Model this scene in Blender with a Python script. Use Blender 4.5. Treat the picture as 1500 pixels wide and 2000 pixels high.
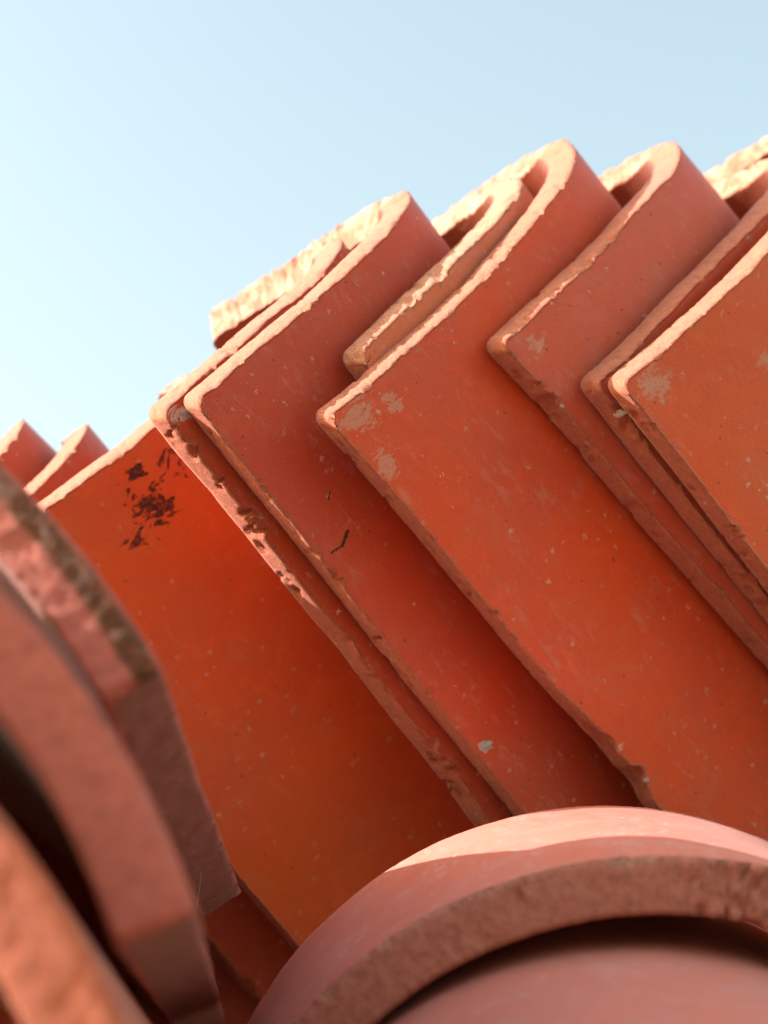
import bpy, math, random
import numpy as np
from mathutils import Vector, Matrix

R = math.radians
S = bpy.context.scene
for o in list(bpy.data.objects):
    bpy.data.objects.remove(o)

# ------------------------------------------------------------------ camera, sky, sun
CAM_H = 0.08                       # metres above the ground
PITCH = R(24)                      # the camera looks up at the pile
TILT = Matrix.Rotation(PITCH, 3, 'X')
FPX = 4000.0                       # focal length in pixels of the 1500 x 2000 frame
cam = bpy.data.cameras.new('camera')
cam.sensor_fit = 'VERTICAL'; cam.sensor_height = 36.0; cam.lens = 36.0 * FPX / 2000.0
cam.clip_start = 0.02; cam.clip_end = 2000.0
cam.dof.use_dof = True; cam.dof.focus_distance = 0.785; cam.dof.aperture_fstop = 7.0
cam.dof.aperture_blades = 7
camo = bpy.data.objects.new('camera', cam); S.collection.objects.link(camo)
camo.location = (0, 0, CAM_H); camo.rotation_euler = (R(90) + PITCH, 0, 0)
S.camera = camo

SUN = TILT @ Vector((-0.90, 0.13, 0.38)).normalized()     # towards the sun
w = bpy.data.worlds.new('World'); S.world = w; w.use_nodes = True
nt = w.node_tree; bg = nt.nodes['Background']
sky = nt.nodes.new('ShaderNodeTexSky'); sky.sky_type = 'NISHITA'; sky.sun_disc = False
sky.sun_elevation = math.asin(SUN.z); sky.sun_rotation = math.atan2(SUN.x, SUN.y)
sky.air_density = 2.0; sky.dust_density = 4.0; sky.ozone_density = 0.0
nt.links.new(sky.outputs[0], bg.inputs[0]); bg.inputs[1].default_value = 0.15
sl = bpy.data.lights.new('sun', 'SUN'); sl.energy = 4.8; sl.angle = R(0.53); sl.color = (1.0, 0.94, 0.87)
slo = bpy.data.objects.new('sun', sl); S.collection.objects.link(slo)
slo.rotation_euler = SUN.to_track_quat('Z', 'Y').to_euler(); slo.location = (-3, 2, 3)
S.view_settings.view_transform = 'Standard'; S.view_settings.look = 'None'
S.view_settings.exposure = 1.24; S.view_settings.gamma = 1.0
S.view_settings.use_curve_mapping = False
S.cycles.max_bounces = 10; S.cycles.diffuse_bounces = 4
S.cycles.use_denoising = True

# ------------------------------------------------------------------ numpy noise
def _hash(ix, iy, iz, seed):
    h = (ix.astype(np.int64) * 374761393 + iy.astype(np.int64) * 668265263 + iz.astype(np.int64) * 2147483647 + seed * 974634777) & 0xFFFFFFFF
    h = ((h ^ (h >> 13)) * 1274126177) & 0xFFFFFFFF
    h = ((h ^ (h >> 16)) * 2246822519) & 0xFFFFFFFF
    h = h ^ (h >> 15)
    return (h & 0xFFFFFF) / float(0xFFFFFF) * 2 - 1

def noise(x, y, z, seed=0):
    x, y, z = np.broadcast_arrays(np.asarray(x, float), np.asarray(y, float), np.asarray(z, float))
    xi, yi, zi = np.floor(x), np.floor(y), np.floor(z)
    fx, fy, fz = x - xi, y - yi, z - zi
    ux, uy, uz = [f * f * f * (f * (f * 6 - 15) + 10) for f in (fx, fy, fz)]
    r = 0
    for dx in (0, 1):
        for dy in (0, 1):
            for dz in (0, 1):
                wgt = (ux if dx else 1 - ux) * (uy if dy else 1 - uy) * (uz if dz else 1 - uz)
                r = r + wgt * _hash(xi + dx, yi + dy, zi + dz, seed)
    return r

def fbm(x, y, z, seed=0, oct=3):
    r = 0; a = 1.0; f = 1.0
    for k in range(oct):
        r = r + a * noise(x * f, y * f, z * f, seed + 17 * k); a *= 0.5; f *= 2.03
    return r

# ------------------------------------------------------------------ materials
def new_mat(name):
    m = bpy.data.materials.new(name); m.use_nodes = True
    m.node_tree.nodes.clear()
    return m, m.node_tree.nodes, m.node_tree.links

class G:
    """small node-graph writer"""
    def __init__(self, name):
        self.m, self.n, self.l = new_mat(name)
    def node(self, t, ins=None, **kw):
        nd = self.n.new(t)
        for k, v in kw.items(): setattr(nd, k, v)
        for k, v in (ins or {}).items():
            if isinstance(v, bpy.types.NodeSocket): self.l.new(v, nd.inputs[k])
            else: nd.inputs[k].default_value = v
        return nd
    def math(self, op, a, b=0.0, clamp=False):
        return self.node('ShaderNodeMath', {0: a, 1: b}, operation=op, use_clamp=clamp).outputs[0]
    def ramp(self, v, lo, hi, a=0.0, b=1.0):
        return self.node('ShaderNodeMapRange', {0: v, 1: lo, 2: hi, 3: a, 4: b}, interpolation_type='SMOOTHSTEP').outputs[0]
    def mix(self, f, a, b):
        nd = self.node('ShaderNodeMix', data_type='RGBA')
        for i, v in ((0, f), (6, a), (7, b)):
            if isinstance(v, bpy.types.NodeSocket): self.l.new(v, nd.inputs[i])
            else: nd.inputs[i].default_value = v
        return nd.outputs[2]
    def noise(self, vec, scale, detail=3.0, rough=0.55, dist=0.0):
        return self.node('ShaderNodeTexNoise', {'Vector': vec, 'Scale': scale, 'Detail': detail, 'Roughness': rough, 'Distortion': dist}).outputs[0]
    def voro(self, vec, scale, feature='F1'):
        return self.node('ShaderNodeTexVoronoi', {'Vector': vec, 'Scale': scale, 'Randomness': 1.0}, feature=feature)

def rgba(c): return (c[0], c[1], c[2], 1.0)

def clay(name, seed, base=(0.56, 0.072, 0.020), base2=(0.52, 0.085, 0.036), raw=(0.60, 0.130, 0.040), rawdark=(0.36, 0.064, 0.019), endc=(0.60, 0.20, 0.115), farc=(0.64, 0.38, 0.27), rbump=3.2, inner_shade=0.9, sheen=0.32,
         dust=0.35, patch=None, stain=None, cracks=None, rough=0.46, specks=1.0, film=(0.60, 0.33, 0.28)):
    g = G(name)
    at = g.node('ShaderNodeAttribute', attribute_name='tuv')
    rw = g.node('ShaderNodeAttribute', attribute_name='raw').outputs['Fac']
    vec0 = at.outputs['Vector']
    vec = g.node('ShaderNodeVectorMath', {0: vec0, 1: (seed * 37.7, seed * 91.3, seed * 13.1)}, operation='ADD').outputs[0]
    big = g.noise(vec, 0.018, 3.0, 0.55)
    mid = g.noise(vec, 0.09, 4.0, 0.6, 0.4)
    fine = g.noise(vec, 0.9, 4.0, 0.65)
    col = g.mix(g.ramp(big, 0.35, 0.66), rgba(base), rgba(base2))
    # mottling of the fired skin
    col = g.mix(g.math('MULTIPLY', g.ramp(mid, 0.52, 0.75), 0.45), col, rgba([b * 1.18 + 0.01 for b in base]))
    col = g.mix(g.math('MULTIPLY', g.ramp(fine, 0.5, 0.8), 0.30), col, rgba([base[0] * 0.62, base[1] * 0.62, base[2] * 0.7]))
    # pale lime film, brushed along the tile in short strokes
    strv = g.node('ShaderNodeMapping', {'Vector': vec, 'Scale': (0.35, 1.0, 1.0), 'Rotation': (0, 0, 0.35)}).outputs[0]
    st = g.noise(strv, 0.22, 6.0, 0.72, 0.8)
    gate = g.ramp(g.noise(vec, 0.035, 3.0, 0.55), 0.42, 0.64)
    filmf = g.math('MULTIPLY', g.math('MULTIPLY', g.ramp(st, 0.50, 0.68), gate), dust)
    col = g.mix(filmf, col, rgba(film))
    bl = g.noise(vec, 0.05, 5.0, 0.62, 0.5)
    col = g.mix(g.math('MULTIPLY', g.ramp(bl, 0.48, 0.72), 0.3), col, rgba([base[0] * 0.90, base[1] * 1.75 + 0.01, base[2] * 2.6 + 0.02]))
    grit = g.noise(vec, 1.5, 2.0, 0.5)
    col = g.mix(g.math('MULTIPLY', g.ramp(grit, 0.67, 0.74), 0.5), col, rgba((0.66, 0.36, 0.25)))
    col = g.mix(g.math('MULTIPLY', g.ramp(grit, 0.33, 0.27), 0.5), col, rgba([b * 0.45 for b in base]))
    # sparse scratches and crumbs of lime
    sp_m = None
    for sc, thr, keep, tone in ((0.16, 0.20, 0.66, (0.68, 0.44, 0.35)), (0.30, 0.13, 0.80, (0.66, 0.36, 0.24)), (0.075, 0.13, 0.60, (0.62, 0.38, 0.27))):
        wv = g.node('ShaderNodeVectorMath', {0: vec, 1: g.node('ShaderNodeVectorMath', {0: g.node('ShaderNodeTexNoise', {'Vector': vec, 'Scale': sc * 5, 'Detail': 3.0}).outputs['Color'], 3: 0.85 / sc * 0.75}, operation='SCALE').outputs[0]}, operation='ADD').outputs[0]
        v = g.voro(wv, sc)
        k = g.math('GREATER_THAN', g.node('ShaderNodeSeparateColor', {0: v.outputs['Color']}).outputs[0], keep)
        f = g.math('MULTIPLY', g.ramp(v.outputs['Distance'], thr, thr * 0.55), k)
        f = g.math('MULTIPLY', f, g.ramp(g.noise(vec, 0.024, 3.0, 0.6), 0.42, 0.60, 0.28, 0.9 * specks))
        col = g.mix(f, col, rgba(tone))
        sp_m = f if sp_m is None else g.math('MAXIMUM', sp_m, f)
    # pits
    pv = g.voro(g.node('ShaderNodeVectorMath', {0: vec, 1: (5.0, 9.0, 2.0)}, operation='ADD').outputs[0], 0.22)
    pk = g.math('GREATER_THAN', g.node('ShaderNodeSeparateColor', {0: pv.outputs['Color']}).outputs[1], 0.88)
    pit = g.math('MULTIPLY', g.ramp(g.math('ADD', pv.outputs['Distance'], g.math('MULTIPLY', g.math('SUBTRACT', fine, 0.5), 0.3)), 0.15, 0.05), pk)
    col = g.mix(g.math('MULTIPLY', pit, 0.7), col, rgba([b * 0.35 for b in base]))
    sep = g.node('ShaderNodeSeparateXYZ', {0: vec0})
    U, V = sep.outputs[0], sep.outputs[1]
    pn = g.noise(g.node('ShaderNodeMapping', {'Vector': vec, 'Scale': (1.5, 0.75, 1.0), 'Rotation': (0, 0, -0.25)}).outputs[0], 0.22, 7.0, 0.74, 0.5)
    for (pu, pvv, rad, tone, th) in (patch or []):
        du = g.math('SUBTRACT', U, pu); dv = g.math('SUBTRACT', V, pvv)
        d = g.math('SQRT', g.math('ADD', g.math('MULTIPLY', du, du), g.math('MULTIPLY', dv, dv)))
        f = g.math('ADD', pn, g.math('MULTIPLY', g.math('DIVIDE', d, -rad), 0.30))
        f = g.ramp(f, th, th + 0.05)
        f = g.math('MULTIPLY', f, g.ramp(g.noise(vec, 0.7, 5.0, 0.7), 0.30, 0.60, 0.35, 0.85))
        col = g.mix(f, col, rgba(tone))
    for (pu, pvv, ru, rv, tone, th) in (stain or []):
        du = g.math('DIVIDE', g.math('SUBTRACT', U, pu), ru); dv = g.math('DIVIDE', g.math('SUBTRACT', V, pvv), rv)
        d = g.math('SQRT', g.math('ADD', g.math('MULTIPLY', du, du), g.math('MULTIPLY', dv, dv)))
        sn = g.noise(g.node('ShaderNodeMapping', {'Vector': vec, 'Scale': (1.0, 0.6, 1.0), 'Rotation': (0, 0, 0.6)}).outputs[0], 0.20, 4.0, 0.6, 1.2)
        f = g.math('ADD', sn, g.math('MULTIPLY', d, -0.30))
        f = g.ramp(f, th, th + 0.07)
        f = g.math('MULTIPLY', f, g.ramp(g.noise(vec, 0.6, 4.0, 0.7), 0.3, 0.58, 0.62, 0.95))
        col = g.mix(f, col, rgba(tone))
    crk = None
    for (u0, w0, u1, w1, wd) in (cracks or []):
        L2 = (u1 - u0) ** 2 + (w1 - w0) ** 2
        un = g.math('ADD', U, g.math('MULTIPLY', g.math('SUBTRACT', g.noise(vec, 0.9, 3.0), 0.5), 1.6)); vn = V
        du = g.math('SUBTRACT', un, u0); dv = g.math('SUBTRACT', vn, w0)
        t = g.math('DIVIDE', g.math('ADD', g.math('MULTIPLY', du, u1 - u0), g.math('MULTIPLY', dv, w1 - w0)), L2, True)
        t = g.math('MINIMUM', g.math('MAXIMUM', t, 0.0), 1.0)
        ex = g.math('SUBTRACT', du, g.math('MULTIPLY', t, u1 - u0)); ey = g.math('SUBTRACT', dv, g.math('MULTIPLY', t, w1 - w0))
        d = g.math('SQRT', g.math('ADD', g.math('MULTIPLY', ex, ex), g.math('MULTIPLY', ey, ey)))
        f = g.ramp(d, wd, wd * 0.55)
        crk = f if crk is None else g.math('MAXIMUM', crk, f)
    if crk is not None: col = g.mix(crk, col, rgba((0.05, 0.015, 0.008)))
    # shade of the hollow inside, painted in as a darker brown inner skin
    col = g.mix(g.math('MULTIPLY', g.ramp(sep.outputs[2], -6.5, -9.0), inner_shade), col, g.mix(mid, rgba((0.15, 0.035, 0.018)), rgba((0.30, 0.070, 0.035))))
    # raw broken clay on ends, edges and chips
    rn = g.noise(vec, 0.5, 5.0, 0.7)
    rcol = g.mix(g.ramp(rn, 0.35, 0.65), rgba(rawdark), rgba(raw))
    rcol = g.mix(g.math('MULTIPLY', sp_m, 0.8), rcol, rgba((0.7, 0.55, 0.42)))
    ecol = g.mix(g.math('MULTIPLY', g.ramp(g.noise(vec, 0.28, 6.0, 0.75), 0.42, 0.68), 0.85), rgba(endc), rgba([e * 0.66 for e in endc]))
    if farc: ecol = g.mix(g.math('MULTIPLY', g.ramp(V, -4.0, -22.0), g.ramp(g.noise(vec, 0.12, 6.0, 0.7), 0.43, 0.58)), ecol, rgba(farc))
    col = g.mix(g.math('MULTIPLY', rw, 2.0, True), col, ecol)
    col = g.mix(g.math('SUBTRACT', g.math('MULTIPLY', rw, 2.0), 1.0, True), col, rcol)
    # relief
    hb = g.math('ADD', g.math('MULTIPLY', fine, 0.22), g.math('MULTIPLY', mid, 0.35))
    hb = g.math('ADD', hb, g.math('MULTIPLY', sp_m, 0.22))
    hb = g.math('SUBTRACT', hb, g.math('MULTIPLY', pit, 0.6))
    if crk is not None: hb = g.math('SUBTRACT', hb, g.math('MULTIPLY', crk, 1.5))
    rb = g.math('MULTIPLY', g.math('ADD', g.noise(vec, 0.45, 6.0, 0.72), g.math('MULTIPLY', g.noise(vec, 1.6, 4.0, 0.7), 0.6)), g.math('MULTIPLY', rw, rbump))
    hb = g.math('ADD', hb, rb)
    bump = g.node('ShaderNodeBump', {'Strength': 0.7, 'Distance': 0.001, 'Height': hb})
    rgh = g.math('ADD', g.math('MULTIPLY', mid, 0.16), rough - 0.08)
    rgh = g.math('ADD', rgh, g.math('MULTIPLY', rw, 0.3), True)
    bs = g.node('ShaderNodeBsdfPrincipled', {'Base Color': col, 'Roughness': rgh, 'Specular IOR Level': 0.4, 'Sheen Weight': sheen, 'Sheen Roughness': 0.35, 'Sheen Tint': (1.0, 0.85, 0.88, 1.0), 'Normal': bump.outputs[0]})
    out = g.node('ShaderNodeOutputMaterial')
    g.l.new(bs.outputs[0], out.inputs[0])
    return g.m

# ------------------------------------------------------------------ tile mesh
def profile_fn(rc, beta, beta2, vmax=320.0, wide=1.0):
    """cross-section of a barrel tile: arc round the crown, then flaring, nearly straight legs.
    returns functions of signed arc length v -> point (p across, q up) and normal"""
    vs = np.linspace(0, vmax, 1601); dv = vs[1] - vs[0]
    arc = rc * (math.pi / 2 - beta) * 1.35
    s = np.clip(vs / arc, 0, 1)
    a1 = (math.pi / 2 - beta)
    al = a1 * (1 - (1 - s) ** 1.6) + (beta - beta2) * np.clip((vs - arc) / 140.0, 0, 1)
    p = np.concatenate([[0], np.cumsum(np.cos(al[:-1]) * dv)]) * wide
    q = -np.concatenate([[0], np.cumsum(np.sin(al[:-1]) * dv)])
    def f(v):
        av = np.abs(v); sg = np.sign(v)
        P = np.interp(av, vs, p) * sg; Q = np.interp(av, vs, q); A = np.interp(av, vs, al)
        return P, Q, np.sin(A) * sg, np.cos(A)
    def v_at(h): return float(np.interp(h, -q, vs))
    return f, v_at

def arc_fn(rad):
    def f(v):
        A = v / rad
        return rad * np.sin(A), rad * (np.cos(A) - 1), np.sin(A), np.cos(A)
    return f

def steps(lo, hi, fine_lo, fine_hi, mid):
    """grid lines from lo to hi, dense at the ends that ask for it"""
    def edge(step0, grow, lim):
        x = 0.0; s = step0; r = [0.0]
        while x < lim: x += s; r.append(x); s = min(s * grow, mid)
        return r
    a = edge(0.45, 1.22, 14.0) if fine_lo else [0.0]
    b = edge(0.45, 1.22, 14.0) if fine_hi else [0.0]
    x0 = lo + a[-1]; x1 = hi - b[-1]
    n = max(2, int(round((x1 - x0) / mid)) + 1)
    m = np.linspace(x0, x1, n)
    return np.concatenate([lo + np.array(a[:-1]), m, (hi - np.array(b[:-1]))[::-1]])

def build_tile(name, mat, fn, L, v0, v1, t_fn, seed, mid_u=1.0, mid_v=0.9, fine0=True, fine1=True, end_slant=2.8, edge_slant=2.0,
               corner=5.0, chip=1.0, rough=0.45, frame=None, warp=0.5, end_raw=0.45, edge_raw=0.85, K=8, dense_u=290.0, bites=(), bow=0.0, lip_raw=0.4, far_slant=5.0, trim=0.0, wob=1.0, end_bow=0.0, skew=0.0, roll=0.0, end_lip=0.0):
    """one solid clay tile.  u along its length (0 = the end we look at), v round its section, w through its thickness"""
    us = steps(0, min(L, dense_u), True, False, mid_u)
    if L > dense_u: us = np.concatenate([us, np.linspace(dense_u, L, int((L - dense_u) / 6) + 2)[1:]])
    vs = steps(v0, v1, fine0, fine1, mid_v)
    nu, nv = len(us), len(vs)
    UU, VV = np.meshgrid(us, vs, indexing='ij')

    fn0 = fn
    def fn(v):
        P, Q, a, b = fn0(v); cr, sr = math.cos(roll), math.sin(roll)
        return P * cr - Q * sr, P * sr + Q * cr, a * cr - b * sr, a * sr + b * cr
    def shape(u, v, k):
        """k 0..1 through the thickness (0 outer skin)."""
        du0 = u; dv0 = v - v0; dv1 = v1 - v; duL = L - u
        t = t_fn(v)
        rnd = lambda x, r: r * (1 - np.sqrt(np.clip(1 - np.clip(1 - x / r, 0, 1) ** 2, 0, 1)))
        wt = k * t; rb = 0.3
        lipe = (1 - k) ** 1.7 * end_slant * np.clip(v / 45.0, 0.15, 1) * (1 + 0.28 * fbm(v * 0.05, 2.2, 9.0, seed + 61, 3)) + k * far_slant * np.clip((-v - 4) / 26.0, 0, 1) + rnd(wt, rb) + rnd(t - wt, rb) * 0.8
        lipv = (1 - k) * edge_slant * (1 + 0.5 * fbm(u * 0.04, 4.2, 9.0, seed + 62, 3)) + rnd(wt, rb) + rnd(t - wt, rb) * 0.8
        e_n = fbm(v * 0.42, wt * 0.30, 3.3, seed, 4) * rough * 0.32 * (1 + 4 * np.clip((-v - 4) / 18.0, 0, 1)) + fbm(v * 0.03, 7.7, 0.0, seed + 5, 2) * 0.6 * wob
        v_n = fbm(u * 0.20, wt * 0.30, 8.1, seed + 50, 5) * rough * 0.35 + fbm(u * 0.022, 1.7, 0.0, seed + 9, 2) * 0.7
        # ragged bites out of the lips
        ce = np.clip((fbm(v * 0.20, wt * 0.16, 1.1, seed + 70, 4) - 0.55) * 6, 0, 1) * (0.7 + 0.5 * noise(v * 0.9, wt * 0.5, 0.0, seed + 71)) * 1.3 * chip
        cv = np.clip((fbm(u * 0.13, wt * 0.14, 2.2, seed + 90, 4) - 0.58) * 6, 0, 1) * (1.0 + 0.5 * noise(u * 0.9, wt * 0.5, 0.0, seed + 91)) * 1.7 * chip
        fall = lambda d, s: np.clip(1 - d / s, 0, 1) ** 2
        bite = 0
        for (bu, bl, bd) in bites:
            bite = bite + bd * np.exp(-np.abs((u - bu) / bl) ** 3) * (0.75 + 0.35 * noise(u * 0.15, wt * 0.2, 4.0, seed + 3)) * (1 - 0.55 * k)
        cr0 = np.where(dv0 < corner, corner - np.sqrt(np.clip(corner ** 2 - (corner - dv0) ** 2, 0, None)), 0)
        cr1 = np.where(dv1 < corner, corner - np.sqrt(np.clip(corner ** 2 - (corner - dv1) ** 2, 0, None)), 0)
        u2 = u + (lipe + e_n + ce * (1 - 0.6 * k)) * fall(du0, 16.0) + (cr0 + cr1) * fall(du0, 26.0) - (rnd(wt, rb) + e_n) * fall(duL, 16.0)
        if skew: u2 = u2 + skew * (-fn(v)[1]) * fall(du0, 160.0)
        tv = np.clip(v / v1, 0, 1); u2 = u2 + end_bow * 4 * tv * (1 - tv) * fall(du0, 70.0)
        e1 = (lipv + v_n + cv * (1 - 0.6 * k) + bite)
        vn2 = fbm(u * 0.16, wt * 0.22, 5.1, seed + 150, 4) * rough * 1.3
        v2 = v - e1 * fall(dv1, 18.0) + (lipv + vn2) * fall(dv0, 18.0)
        if trim:
            q_ = np.clip((v - v0 - 55) / 32.0, 0, 1); u2 = u2 * (1 - trim * q_ * q_ * (3 - 2 * q_))
        # worn, chipped arris: skin sinks close to the border
        d = np.minimum(np.minimum(du0, dv1), dv0)
        sink = np.clip(fbm(u * 0.30, v * 0.30, 6.6, seed + 33, 4) - 0.2, 0, 1) * 1.7 * chip * np.exp(-d / 1.0)
        und = warp * (fbm(u * 0.018, v * 0.022, 0.5, seed + 21, 2) * 0.9 + fbm(u * 0.11, v * 0.11, 0.7, seed + 23, 2) * 0.09)
        ww = -sink * (1 - k) - wt + und * 1.0
        P, Q, NP, NQ = fn(v2)
        x = u2; y = P + NP * ww; z = Q + NQ * ww + bow * (u / 400.0) ** 2
        raw = np.clip(sink * 0.9 * (1 - k), 0, 0.8)
        return x, y, z, raw, u + 0 * x, v2, ww

    ox, oy, oz, oraw, ou, ov, ow = shape(UU, VV, np.zeros_like(UU))
    ix, iy, iz, iraw, iu, iv, iw = shape(UU, VV, np.ones_like(UU))
    N = nu * nv
    verts = [np.stack([ox, oy, oz], -1).reshape(-1, 3), np.stack([ix, iy, iz], -1).reshape(-1, 3)]
    tuv = [np.stack([ou, ov, ow], -1).reshape(-1, 3), np.stack([iu, iv, iw], -1).reshape(-1, 3)]
    dO = np.minimum(UU, np.minimum(VV - v0, v1 - VV))
    raws = [np.clip(oraw + lip_raw * np.clip(1 - dO / 0.8, 0, 1), 0, 1).reshape(-1), np.full(N, 0.0)]
    idx = np.arange(N).reshape(nu, nv)
    faces = []
    a = idx[:-1, :-1].ravel(); b = idx[1:, :-1].ravel(); c = idx[1:, 1:].ravel(); d = idx[:-1, 1:].ravel()
    faces.append(np.stack([a, b, c, d], -1)); faces.append(np.stack([a + N, d + N, c + N, b + N], -1))
    # rim: border loop
    loop = np.concatenate([idx[0, :-1], idx[:-1, -1], idx[-1, :0:-1], idx[:0:-1, 0]])
    lu = UU.ravel()[loop]; lv = VV.ravel()[loop]
    side = np.concatenate([np.zeros(nv - 1), np.ones(nu - 1), np.full(nv - 1, 2), np.full(nu - 1, 3)])
    nl = len(loop)
    rows = [loop]; base = 2 * N
    for r in range(1, K):
        k = r / K
        x, y, z, rr, u2, v2, ww = shape(lu, lv, np.full(nl, k))
        verts.append(np.stack([x, y, z], -1)); tuv.append(np.stack([u2, v2, ww], -1))
        raws.append(np.where(side == 0, np.where(k < end_lip, 1.0, end_raw), edge_raw))
        rows.append(base + np.arange(nl)); base += nl
    rows.append(loop + N)
    for r in range(K):
        p, q = rows[r], rows[r + 1]
        faces.append(np.stack([p, np.roll(p, -1), np.roll(q, -1), q], -1))
    V = np.concatenate(verts) * 0.001; F = np.concatenate(faces)
    T = np.concatenate(tuv); RW = np.concatenate(raws)
    if frame is not None:
        M, org = np.array(TILT @ Matrix(frame[0])), TILT @ (frame[1] - Vector((0, 0, CAM_H))) + Vector((0, 0, CAM_H))                       # columns: axis, across, up (unit vectors), origin in metres
        V = V @ np.array(M).T                # local orientation kept in the mesh, origin at the object
    me = bpy.data.meshes.new(name)
    me.vertices.add(len(V)); me.vertices.foreach_set('co', V.astype(np.float32).ravel())
    me.loops.add(len(F) * 4); me.loops.foreach_set('vertex_index', F[:, ::-1].astype(np.int32).ravel())
    me.polygons.add(len(F)); me.polygons.foreach_set('loop_start', np.arange(0, len(F) * 4, 4, dtype=np.int32))
    me.polygons.foreach_set('use_smooth', np.ones(len(F), dtype=bool))
    me.update(calc_edges=True); me.validate()
    at = me.attributes.new('tuv', 'FLOAT_VECTOR', 'POINT'); at.data.foreach_set('vector', T.astype(np.float32).ravel())
    ar = me.attributes.new('raw', 'FLOAT', 'POINT'); ar.data.foreach_set('value', RW.astype(np.float32))
    me.materials.append(mat)
    o = bpy.data.objects.new(name, me); S.collection.objects.link(o)
    if frame is not None: o.location = org
    return o

def tag(o, label, cat, group=None):
    o['label'] = label; o['category'] = cat
    if group: o['group'] = group
    return o

# ------------------------------------------------------------------ ground
def ground():
    g = G('dry_earth')
    tc = g.node('ShaderNodeTexCoord').outputs['Object']
    n1 = g.noise(tc, 0.8, 6.0, 0.65); n2 = g.noise(tc, 22.0, 6.0, 0.7)
    col = g.mix(g.ramp(n1, 0.35, 0.65), rgba((0.11, 0.072, 0.047)), rgba((0.14, 0.095, 0.062)))
    col = g.mix(g.math('MULTIPLY', g.ramp(n2, 0.45, 0.7), 0.4), col, rgba((0.25, 0.17, 0.12)))
    b = g.node('ShaderNodeBump', {'Strength': 0.6, 'Distance': 0.02, 'Height': n2})
    bs = g.node('ShaderNodeBsdfPrincipled', {'Base Color': col, 'Roughness': 0.95, 'Normal': b.outputs[0]})
    g.l.new(bs.outputs[0], g.node('ShaderNodeOutputMaterial').inputs[0])
    me = bpy.data.meshes.new('ground')
    n = 40; e = [math.copysign(abs(t) ** 3, t) * 400 for t in np.linspace(-1, 1, n + 1)]
    vs = [(x, y, 0.012 * math.sin(x * 2.1) * math.cos(y * 1.7) - 0.02 if abs(x) < 3 and abs(y) < 3 else -0.02) for x in e for y in e]
    fs = [(i * (n + 1) + j, (i + 1) * (n + 1) + j, (i + 1) * (n + 1) + j + 1, i * (n + 1) + j + 1) for i in range(n) for j in range(n)]
    me.from_pydata(vs, [], fs); me.materials.append(g.m)
    o = bpy.data.objects.new('ground', me); S.collection.objects.link(o); o['kind'] = 'structure'
ground()

# ------------------------------------------------------------------ the leaning stack
A_ = Vector((0.648, 0.265, -0.744)); A_.normalize()          # tile axis, running down to the right and away
C_ = Vector((0.752, 0.08, 0.652)); C_ = (C_ - C_.dot(A_) * A_).normalized()   # crown direction
N_ = C_.cross(A_).normalized()
if N_.y > 0: N_ = -N_                                        # across the tile, towards the camera
def ray(px): return Vector(((px[0] - 750) / FPX, 1.0, (1000 - px[1]) / FPX))
def project(p): return (750 + FPX * p.x / p.y, 1000 - FPX * p.z / p.y)

BETA, BETA2 = R(27), R(20)
FN, VAT = profile_fn(48.0, BETA, BETA2)
def thick(v): return 14.5 - 3.2 * np.clip((v - 15) / 55.0, 0, 1)

# distance of the plane of crowns: near edge of the reference tile 790 mm away
K_PLANE = None
def crown_point(px, push=0.0):
    r = ray(px); return r * ((K_PLANE - push) / r.dot(N_))
def solve(corner, crown, wide=1.0, push=0.0, fn=None, roll=0.0, edge=None):
    """leg height h, twist phi and obliquity of the cut end, so that the near corner shows at CORNER
    and (when given) the long lower edge runs through EDGE"""
    fn = fn or FN
    P0 = crown_point(crown, push)
    x = np.array([100.0, 0.0, 0.0])
    def res(x):
        h, phi, sk = x
        a = A_ * math.cos(phi) + C_ * math.sin(phi); c = C_ * math.cos(phi) - A_ * math.sin(phi)
        v = VAT(h); P, Q, _, _ = fn(np.array([v])); p_, q_ = float(P[0]), float(Q[0])
        pp, qq = p_ * math.cos(roll) - q_ * math.sin(roll), p_ * math.sin(roll) + q_ * math.cos(roll)
        pt = P0 + N_ * pp + c * qq - a * (sk * qq)
        u, w_ = project(pt)
        if edge is None: return np.array([u - corner[0], w_ - corner[1], sk * 100.0])
        fx, fy = project(pt + a * 220.0); L = math.hypot(fx - u, fy - w_)
        return np.array([u - corner[0], w_ - corner[1], ((edge[0] - u) * (fy - w_) - (edge[1] - w_) * (fx - u)) / L])
    dx = (0.5, 0.002, 0.002)
    for it in range(60):
        r0 = res(x)
        J = np.stack([(res(x + np.eye(3)[k] * dx[k]) - r0) / dx[k] for k in range(3)], -1)
        st = np.linalg.solve(J, -r0); x = x + np.clip(st, (-15, -0.1, -0.1), (15, 0.1, 0.1))
    return P0, float(x[0]), float(x[1]), float(x[2])
# find the plane so that the reference corner lies at 790 mm
lo, hi = -1200.0, -400.0
for it in range(40):
    K_PLANE = 0.5 * (lo + hi)
    P0, h, phi, sk = solve((635, 810), (1105, 274))
    c = C_ * math.cos(phi) - A_ * math.sin(phi)
    P, Q, _, _ = FN(np.array([VAT(h)]))
    depth = (P0 + N_ * float(P[0]) + c * float(Q[0])).y
    if depth > 790: lo = K_PLANE
    else: hi = K_PLANE
print('plane', K_PLANE, 'depth', depth)

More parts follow.
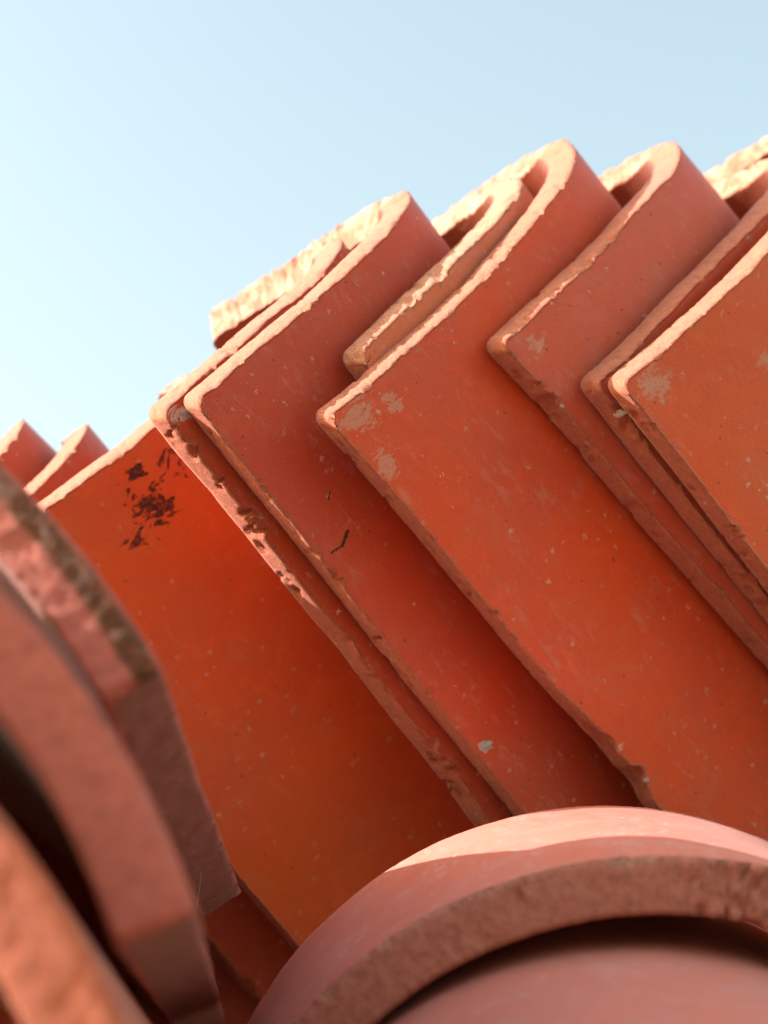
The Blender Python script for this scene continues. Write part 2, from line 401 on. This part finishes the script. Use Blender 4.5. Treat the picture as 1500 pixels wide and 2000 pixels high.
WORN = (0.62, 0.31, 0.215)
INK = (0.022, 0.008, 0.010)
def stack_tile(corner, crown, seed, label, L=400.0, far=80.0, wide=1.0, push=0.0, mat=None, group='barrel tiles nested in the leaning stack', edge=None, **kw):
    fn = FN if wide == 1.0 else profile_fn(48.0, BETA, BETA2, wide=wide)[0]
    P0, h, phi, sk = solve(corner, crown, wide, push, fn, kw.get('roll', 0.0), edge)
    a = A_ * math.cos(phi) + C_ * math.sin(phi); c = C_ * math.cos(phi) - A_ * math.sin(phi)
    print(label[:40], 'h %.1f phi %.2f skew %.3f depth %.0f' % (h, math.degrees(phi), sk, P0.y), [round(x) for x in P0])
    # lips are inset from the ideal outline by their slant
    es = kw.get('end_slant', 3.0)
    org = (P0 - a * es * 0.6) * 0.001 + Vector((0, 0, CAM_H))
    M = [[a.x, N_.x, c.x], [a.y, N_.y, c.y], [a.z, N_.z, c.z]]
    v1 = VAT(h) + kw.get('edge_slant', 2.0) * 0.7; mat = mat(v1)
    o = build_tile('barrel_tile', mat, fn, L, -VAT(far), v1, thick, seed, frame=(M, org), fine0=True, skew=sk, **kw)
    tag(o, label, 'roof tile', group)
    return o

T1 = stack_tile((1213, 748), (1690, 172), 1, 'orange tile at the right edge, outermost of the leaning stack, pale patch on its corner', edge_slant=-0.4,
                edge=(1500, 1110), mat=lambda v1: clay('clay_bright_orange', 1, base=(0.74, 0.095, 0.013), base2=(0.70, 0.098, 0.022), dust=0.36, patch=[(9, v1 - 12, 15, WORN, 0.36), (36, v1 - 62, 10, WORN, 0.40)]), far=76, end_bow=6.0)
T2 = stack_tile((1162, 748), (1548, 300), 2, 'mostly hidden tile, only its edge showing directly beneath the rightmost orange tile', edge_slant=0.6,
                edge=(1500, 1175), mat=lambda v1: clay('clay_plain_red', 2, dust=0.25), far=60, end_bow=0.0)  # the tile's own colour: default clay tones
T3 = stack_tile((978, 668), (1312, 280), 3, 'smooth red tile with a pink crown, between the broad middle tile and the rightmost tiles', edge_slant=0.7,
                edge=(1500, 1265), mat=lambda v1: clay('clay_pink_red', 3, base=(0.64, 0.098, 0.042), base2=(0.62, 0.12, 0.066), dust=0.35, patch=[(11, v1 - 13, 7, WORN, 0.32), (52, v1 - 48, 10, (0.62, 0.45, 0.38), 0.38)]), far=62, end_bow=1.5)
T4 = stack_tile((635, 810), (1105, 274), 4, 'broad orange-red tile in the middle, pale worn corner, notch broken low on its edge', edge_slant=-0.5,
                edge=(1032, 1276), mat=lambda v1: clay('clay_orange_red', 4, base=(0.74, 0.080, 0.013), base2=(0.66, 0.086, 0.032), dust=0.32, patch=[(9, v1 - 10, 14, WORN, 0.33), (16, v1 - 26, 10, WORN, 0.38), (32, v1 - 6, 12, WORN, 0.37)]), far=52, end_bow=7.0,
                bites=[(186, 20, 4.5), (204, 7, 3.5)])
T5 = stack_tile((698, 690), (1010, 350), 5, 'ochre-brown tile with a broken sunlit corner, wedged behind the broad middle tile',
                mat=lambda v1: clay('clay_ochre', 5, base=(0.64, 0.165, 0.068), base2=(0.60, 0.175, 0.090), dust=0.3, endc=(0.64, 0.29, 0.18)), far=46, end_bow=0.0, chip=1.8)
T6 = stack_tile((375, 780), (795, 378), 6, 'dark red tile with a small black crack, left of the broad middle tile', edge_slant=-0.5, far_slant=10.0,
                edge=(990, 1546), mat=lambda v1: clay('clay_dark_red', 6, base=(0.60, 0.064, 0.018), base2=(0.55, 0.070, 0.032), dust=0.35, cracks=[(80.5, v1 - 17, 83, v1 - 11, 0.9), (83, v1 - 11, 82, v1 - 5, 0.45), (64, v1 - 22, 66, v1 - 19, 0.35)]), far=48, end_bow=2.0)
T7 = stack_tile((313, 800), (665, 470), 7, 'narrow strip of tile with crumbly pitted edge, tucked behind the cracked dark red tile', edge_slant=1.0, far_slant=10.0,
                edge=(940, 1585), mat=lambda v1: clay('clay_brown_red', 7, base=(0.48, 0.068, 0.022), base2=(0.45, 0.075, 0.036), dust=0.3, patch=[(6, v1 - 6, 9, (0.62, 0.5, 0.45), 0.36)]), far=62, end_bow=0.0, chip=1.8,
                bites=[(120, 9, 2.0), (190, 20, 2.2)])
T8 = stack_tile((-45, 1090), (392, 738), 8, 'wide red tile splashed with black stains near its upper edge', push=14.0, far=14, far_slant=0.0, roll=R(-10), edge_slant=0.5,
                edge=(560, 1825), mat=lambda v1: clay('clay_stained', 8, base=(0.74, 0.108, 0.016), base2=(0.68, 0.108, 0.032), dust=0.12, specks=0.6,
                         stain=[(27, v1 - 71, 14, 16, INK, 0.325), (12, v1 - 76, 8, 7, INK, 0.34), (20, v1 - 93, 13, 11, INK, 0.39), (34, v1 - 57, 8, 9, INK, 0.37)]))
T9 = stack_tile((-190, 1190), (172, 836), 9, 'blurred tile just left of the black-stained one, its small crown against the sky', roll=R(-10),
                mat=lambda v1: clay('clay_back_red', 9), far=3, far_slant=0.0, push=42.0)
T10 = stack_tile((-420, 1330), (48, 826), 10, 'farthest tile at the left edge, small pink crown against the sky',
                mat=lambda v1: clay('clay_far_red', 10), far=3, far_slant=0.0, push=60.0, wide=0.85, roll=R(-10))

T11 = stack_tile((-560, 1480), (-80, 850), 11, 'shaded tile at the low end of the leaning row, behind the blurred tiles',  # this and the next two are added to close off and darken the gaps
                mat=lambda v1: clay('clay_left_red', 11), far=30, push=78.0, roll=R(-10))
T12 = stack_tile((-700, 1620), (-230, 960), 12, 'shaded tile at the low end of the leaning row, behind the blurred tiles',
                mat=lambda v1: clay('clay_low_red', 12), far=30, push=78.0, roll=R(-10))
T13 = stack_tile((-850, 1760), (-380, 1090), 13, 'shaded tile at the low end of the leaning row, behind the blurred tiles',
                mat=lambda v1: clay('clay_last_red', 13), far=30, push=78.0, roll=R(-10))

# ------------------------------------------------------------------ end-on tiles in front
def frame_from(axis, up):
    a = Vector(axis).normalized(); u = Vector(up); u = (u - u.dot(a) * a).normalized(); n = u.cross(a).normalized()
    return a, n, u
def arch_tile(name, crown_mm, axis, up, rad, th, v0, v1, L, seed, mat, label, group, **kw):
    a, n, u = frame_from(axis, up)          # n = u x a
    M = [[a.x, n.x, u.x], [a.y, n.y, u.y], [a.z, n.z, u.z]]
    o = build_tile(name, mat, arc_fn(rad), L, v0, v1, lambda v: th + 0 * v, seed, frame=(M, Vector(crown_mm) * 0.001 + Vector((0, 0, CAM_H))), **kw)
    return tag(o, label, 'roof tile', group)

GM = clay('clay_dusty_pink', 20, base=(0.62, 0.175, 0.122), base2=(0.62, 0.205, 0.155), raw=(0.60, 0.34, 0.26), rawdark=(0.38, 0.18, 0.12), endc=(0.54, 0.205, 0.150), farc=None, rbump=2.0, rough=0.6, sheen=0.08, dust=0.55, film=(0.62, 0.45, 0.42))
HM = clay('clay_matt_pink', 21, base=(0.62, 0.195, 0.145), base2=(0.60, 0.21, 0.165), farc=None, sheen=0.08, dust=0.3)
# n for axis = +y (away), up = +z : z x y = -x  -> v grows to the left
gz = 660.0
gc = ray((1290, 1672)) * gz
GT = arch_tile('ridge_tile', gc, (-0.02, 1, -0.03), (0.0, 0, 1), 158.0, 19.0, -170.0, 215.0, 142.0, 31, GM,
          'dusty arched tile at the bottom with rough end face, strip of sunlight across its top', 'arched tiles seen end-on',
          mid_u=1.2, mid_v=1.4, end_slant=1.0, edge_slant=1.0, far_slant=0.0, corner=4.0, rough=1.8, chip=1.2, end_raw=0.5)
hc = Vector((84.0, 520.0, -137.5))
arch_tile('ridge_tile', hc, (-0.02, 1, -0.03), (0.0, 0, 1), 148.0, 17.0, -165.0, 205.0, 290.0, 32, HM,
          'blurred smooth tile inside the dusty arch, along the bottom edge of the photo', 'arched tiles seen end-on',
          mid_u=2.0, mid_v=2.0, end_slant=1.0, edge_slant=1.0, far_slant=0.0)

# ------------------------------------------------------------------ blurred nested stack at the left
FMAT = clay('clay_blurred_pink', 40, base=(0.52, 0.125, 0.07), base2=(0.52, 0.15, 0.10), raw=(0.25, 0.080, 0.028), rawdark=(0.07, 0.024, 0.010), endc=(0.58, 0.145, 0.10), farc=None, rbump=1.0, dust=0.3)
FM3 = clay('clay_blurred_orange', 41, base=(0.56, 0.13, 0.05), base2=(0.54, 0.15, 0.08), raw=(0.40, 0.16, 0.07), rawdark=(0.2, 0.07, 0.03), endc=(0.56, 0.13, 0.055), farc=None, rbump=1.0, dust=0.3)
FAX = Vector((0.02, 0.914, -0.405))
def circ3(p, q, r):
    ax, ay, bx, by, cx, cy = *p, *q, *r
    d = 2 * (ax * (by - cy) + bx * (cy - ay) + cx * (ay - by))
    ux = ((ax * ax + ay * ay) * (by - cy) + (bx * bx + by * by) * (cy - ay) + (cx * cx + cy * cy) * (ay - by)) / d
    uy = ((ax * ax + ay * ay) * (cx - bx) + (bx * bx + by * by) * (ax - cx) + (cx * cx + cy * cy) * (bx - ax)) / d
    return ux, uy, math.hypot(ax - ux, ay - uy)
def left_tile(pts, z, wpx, L, seed, mat, label, back=150.0, axis=FAX, **kw):
    """pts: three points of the outer outline, the last one the foot of the leg; the end face is square to the axis"""
    a, n, u = frame_from(axis, (0, 0, 1))
    foot = ray(pts[-1]) * z
    def on(px):                                   # onto the end plane, in (across, up) mm from the foot
        r = ray(px); p = r * (foot.dot(a) / r.dot(a)) - foot; return (-p.dot(n), p.dot(u))
    (cx, cy, rad) = circ3(*[on(p) for p in pts])
    f0 = on(pts[-1]); ang = math.atan2(f0[1] - cy, f0[0] - cx)       # angle of the foot on the circle
    th = wpx * z / FPX
    crown = foot + (-n) * cx + u * (cy + rad)
    vfoot = -rad * (math.pi / 2 - ang)            # v negative to the right
    print(label[:30], 'rad %.0f ang %.0f th %.1f' % (rad, math.degrees(ang), th))
    M = [[a.x, n.x, u.x], [a.y, n.y, u.y], [a.z, n.z, u.z]]
    o = build_tile('barrel_tile', mat, arc_fn(rad), L, vfoot, min(back, rad * 1.2), lambda v: th + 0 * v, seed,
                   frame=(M, crown * 0.001 + Vector((0, 0, CAM_H))), mid_u=2.0, mid_v=2.5, dense_u=90, **kw)
    return tag(o, label, 'roof tile', 'blurred nested tiles in the left foreground')
left_tile([(0, 900), (170, 1092), (318, 1310)], 560.0, 135, 262.0, 51, FMAT, 'blurred pink tile with a brown broken lip, upper outermost of the left foreground tiles', trim=0.44, end_lip=0.45, end_slant=1, edge_slant=1, corner=3, far_slant=0, rough=0.4, wob=0.2, chip=1.0, bites=[(70, 16, 4.0), (150, 12, 3.0)])
left_tile([(0, 1150), (230, 1440), (392, 1790)], 480.0, 175, 600.0, 52, FMAT, 'blurred pink tile between two dark gaps, middle of the left foreground tiles', axis=Vector((-0.06, 0.945, -0.29)), end_slant=1, edge_slant=1, corner=3, far_slant=0, rough=0.15, wob=0.2, chip=0.5)
left_tile([(0, 1590), (140, 1790), (285, 2080)], 430.0, 185, 600.0, 53, FM3, 'blurred orange tile in the bottom left corner, innermost of the left foreground tiles', end_slant=1, edge_slant=1, corner=3, far_slant=0, rough=0.15, wob=0.2, chip=0.5)
left_tile([(-120, 1900), (10, 2070), (110, 2300)], 450.0, 150, 380.0, 54, FM3, 'dark tile nested below the blurred orange tile in the bottom left corner', end_slant=1, edge_slant=1, corner=3, far_slant=0, rough=0.15, wob=0.2, chip=0.5)  # added, almost wholly out of frame, to block light from below

# ------------------------------------------------------------------ small things stuck to the tiles
def plain(name, col, rough=0.9):
    g = G(name)
    tc = g.node('ShaderNodeTexCoord').outputs['Object']
    n = g.noise(tc, 900.0, 4.0, 0.6)
    c = g.mix(n, rgba([x * 0.75 for x in col]), rgba(col))
    bs = g.node('ShaderNodeBsdfPrincipled', {'Base Color': c, 'Roughness': rough})
    g.l.new(bs.outputs[0], g.node('ShaderNodeOutputMaterial').inputs[0])
    return g.m
LIME = plain('grey_lime', (0.52, 0.45, 0.41))
def fleck(tile, u, v, size, seed, flat=0.35):
    me = tile.data; n = len(me.vertices)
    co = np.empty(n * 3, np.float32); me.vertices.foreach_get('co', co); co = co.reshape(-1, 3)
    no = np.empty(n * 3, np.float32); me.vertices.foreach_get('normal', no); no = no.reshape(-1, 3)
    t = np.empty(n * 3, np.float32); me.attributes['tuv'].data.foreach_get('vector', t); t = t.reshape(-1, 3)
    k = int(np.argmin((t[:, 0] - u) ** 2 + (t[:, 1] - v) ** 2 + (np.minimum(t[:, 2] + 2, 0) * 5) ** 2))
    import bmesh
    bm = bmesh.new(); bmesh.ops.create_icosphere(bm, subdivisions=4, radius=size * 0.001)
    q = Vector(no[k]).to_track_quat('Z', 'Y')
    for vt in bm.verts:
        p = vt.co.copy(); f = 1 + 0.45 * float(fbm(p.x * 700, p.y * 700, p.z * 700, seed, 3)); p *= f
        p.z *= flat; p.x *= 1.35
        vt.co = q @ p
    for f in bm.faces: f.smooth = True
    m2 = bpy.data.meshes.new('mortar_fleck'); bm.to_mesh(m2); bm.free(); m2.materials.append(LIME)
    o = bpy.data.objects.new('mortar_fleck', m2); S.collection.objects.link(o)
    o.parent = tile; o.location = Vector(co[k])
    return o
def vend(tile):
    t = np.empty(len(tile.data.vertices) * 3, np.float32); tile.data.attributes['tuv'].data.foreach_get('vector', t)
    return float(t.reshape(-1, 3)[:, 1].max())
fleck(T6, 186, vend(T6) - 6, 2.2, 1); fleck(T7, 8, vend(T7) - 9, 1.6, 2); fleck(T7, 5, vend(T7) - 16, 1.0, 3)
fleck(T2, 16, vend(T2) - 2, 1.5, 5); fleck(T3, 34, vend(T3) - 3, 1.0, 6)
fleck(T4, 205, vend(T4) - 4, 1.0, 8); fleck(T7, 3, 14, 1.5, 9)
def thread(pts, z, rad):
    cu = bpy.data.curves.new('cobweb_thread', 'CURVE'); cu.dimensions = '3D'; cu.bevel_depth = rad; cu.bevel_resolution = 2
    sp = cu.splines.new('NURBS'); sp.points.add(len(pts) - 1); sp.use_endpoint_u = True; sp.order_u = 3
    for p, x in zip(sp.points, pts):
        w_ = TILT @ (ray(x) * z * 0.001) + Vector((0, 0, CAM_H)); p.co = (*w_, 1.0)
    tmp = bpy.data.objects.new('tmp', cu); S.collection.objects.link(tmp)
    me = bpy.data.meshes.new_from_object(tmp.evaluated_get(bpy.context.evaluated_depsgraph_get()))
    bpy.data.objects.remove(tmp)
    me.name = 'cobweb_thread'; me.materials.append(LIME)
    o = bpy.data.objects.new('cobweb_thread', me); S.collection.objects.link(o); return o
tag(thread([(412, 1640), (398, 1655), (393, 1700), (389, 1745), (383, 1765), (385, 1792)], 742.0, 0.00012),
    'fine pale cobweb thread hanging from the brown foot of the blurred tile', 'cobweb')
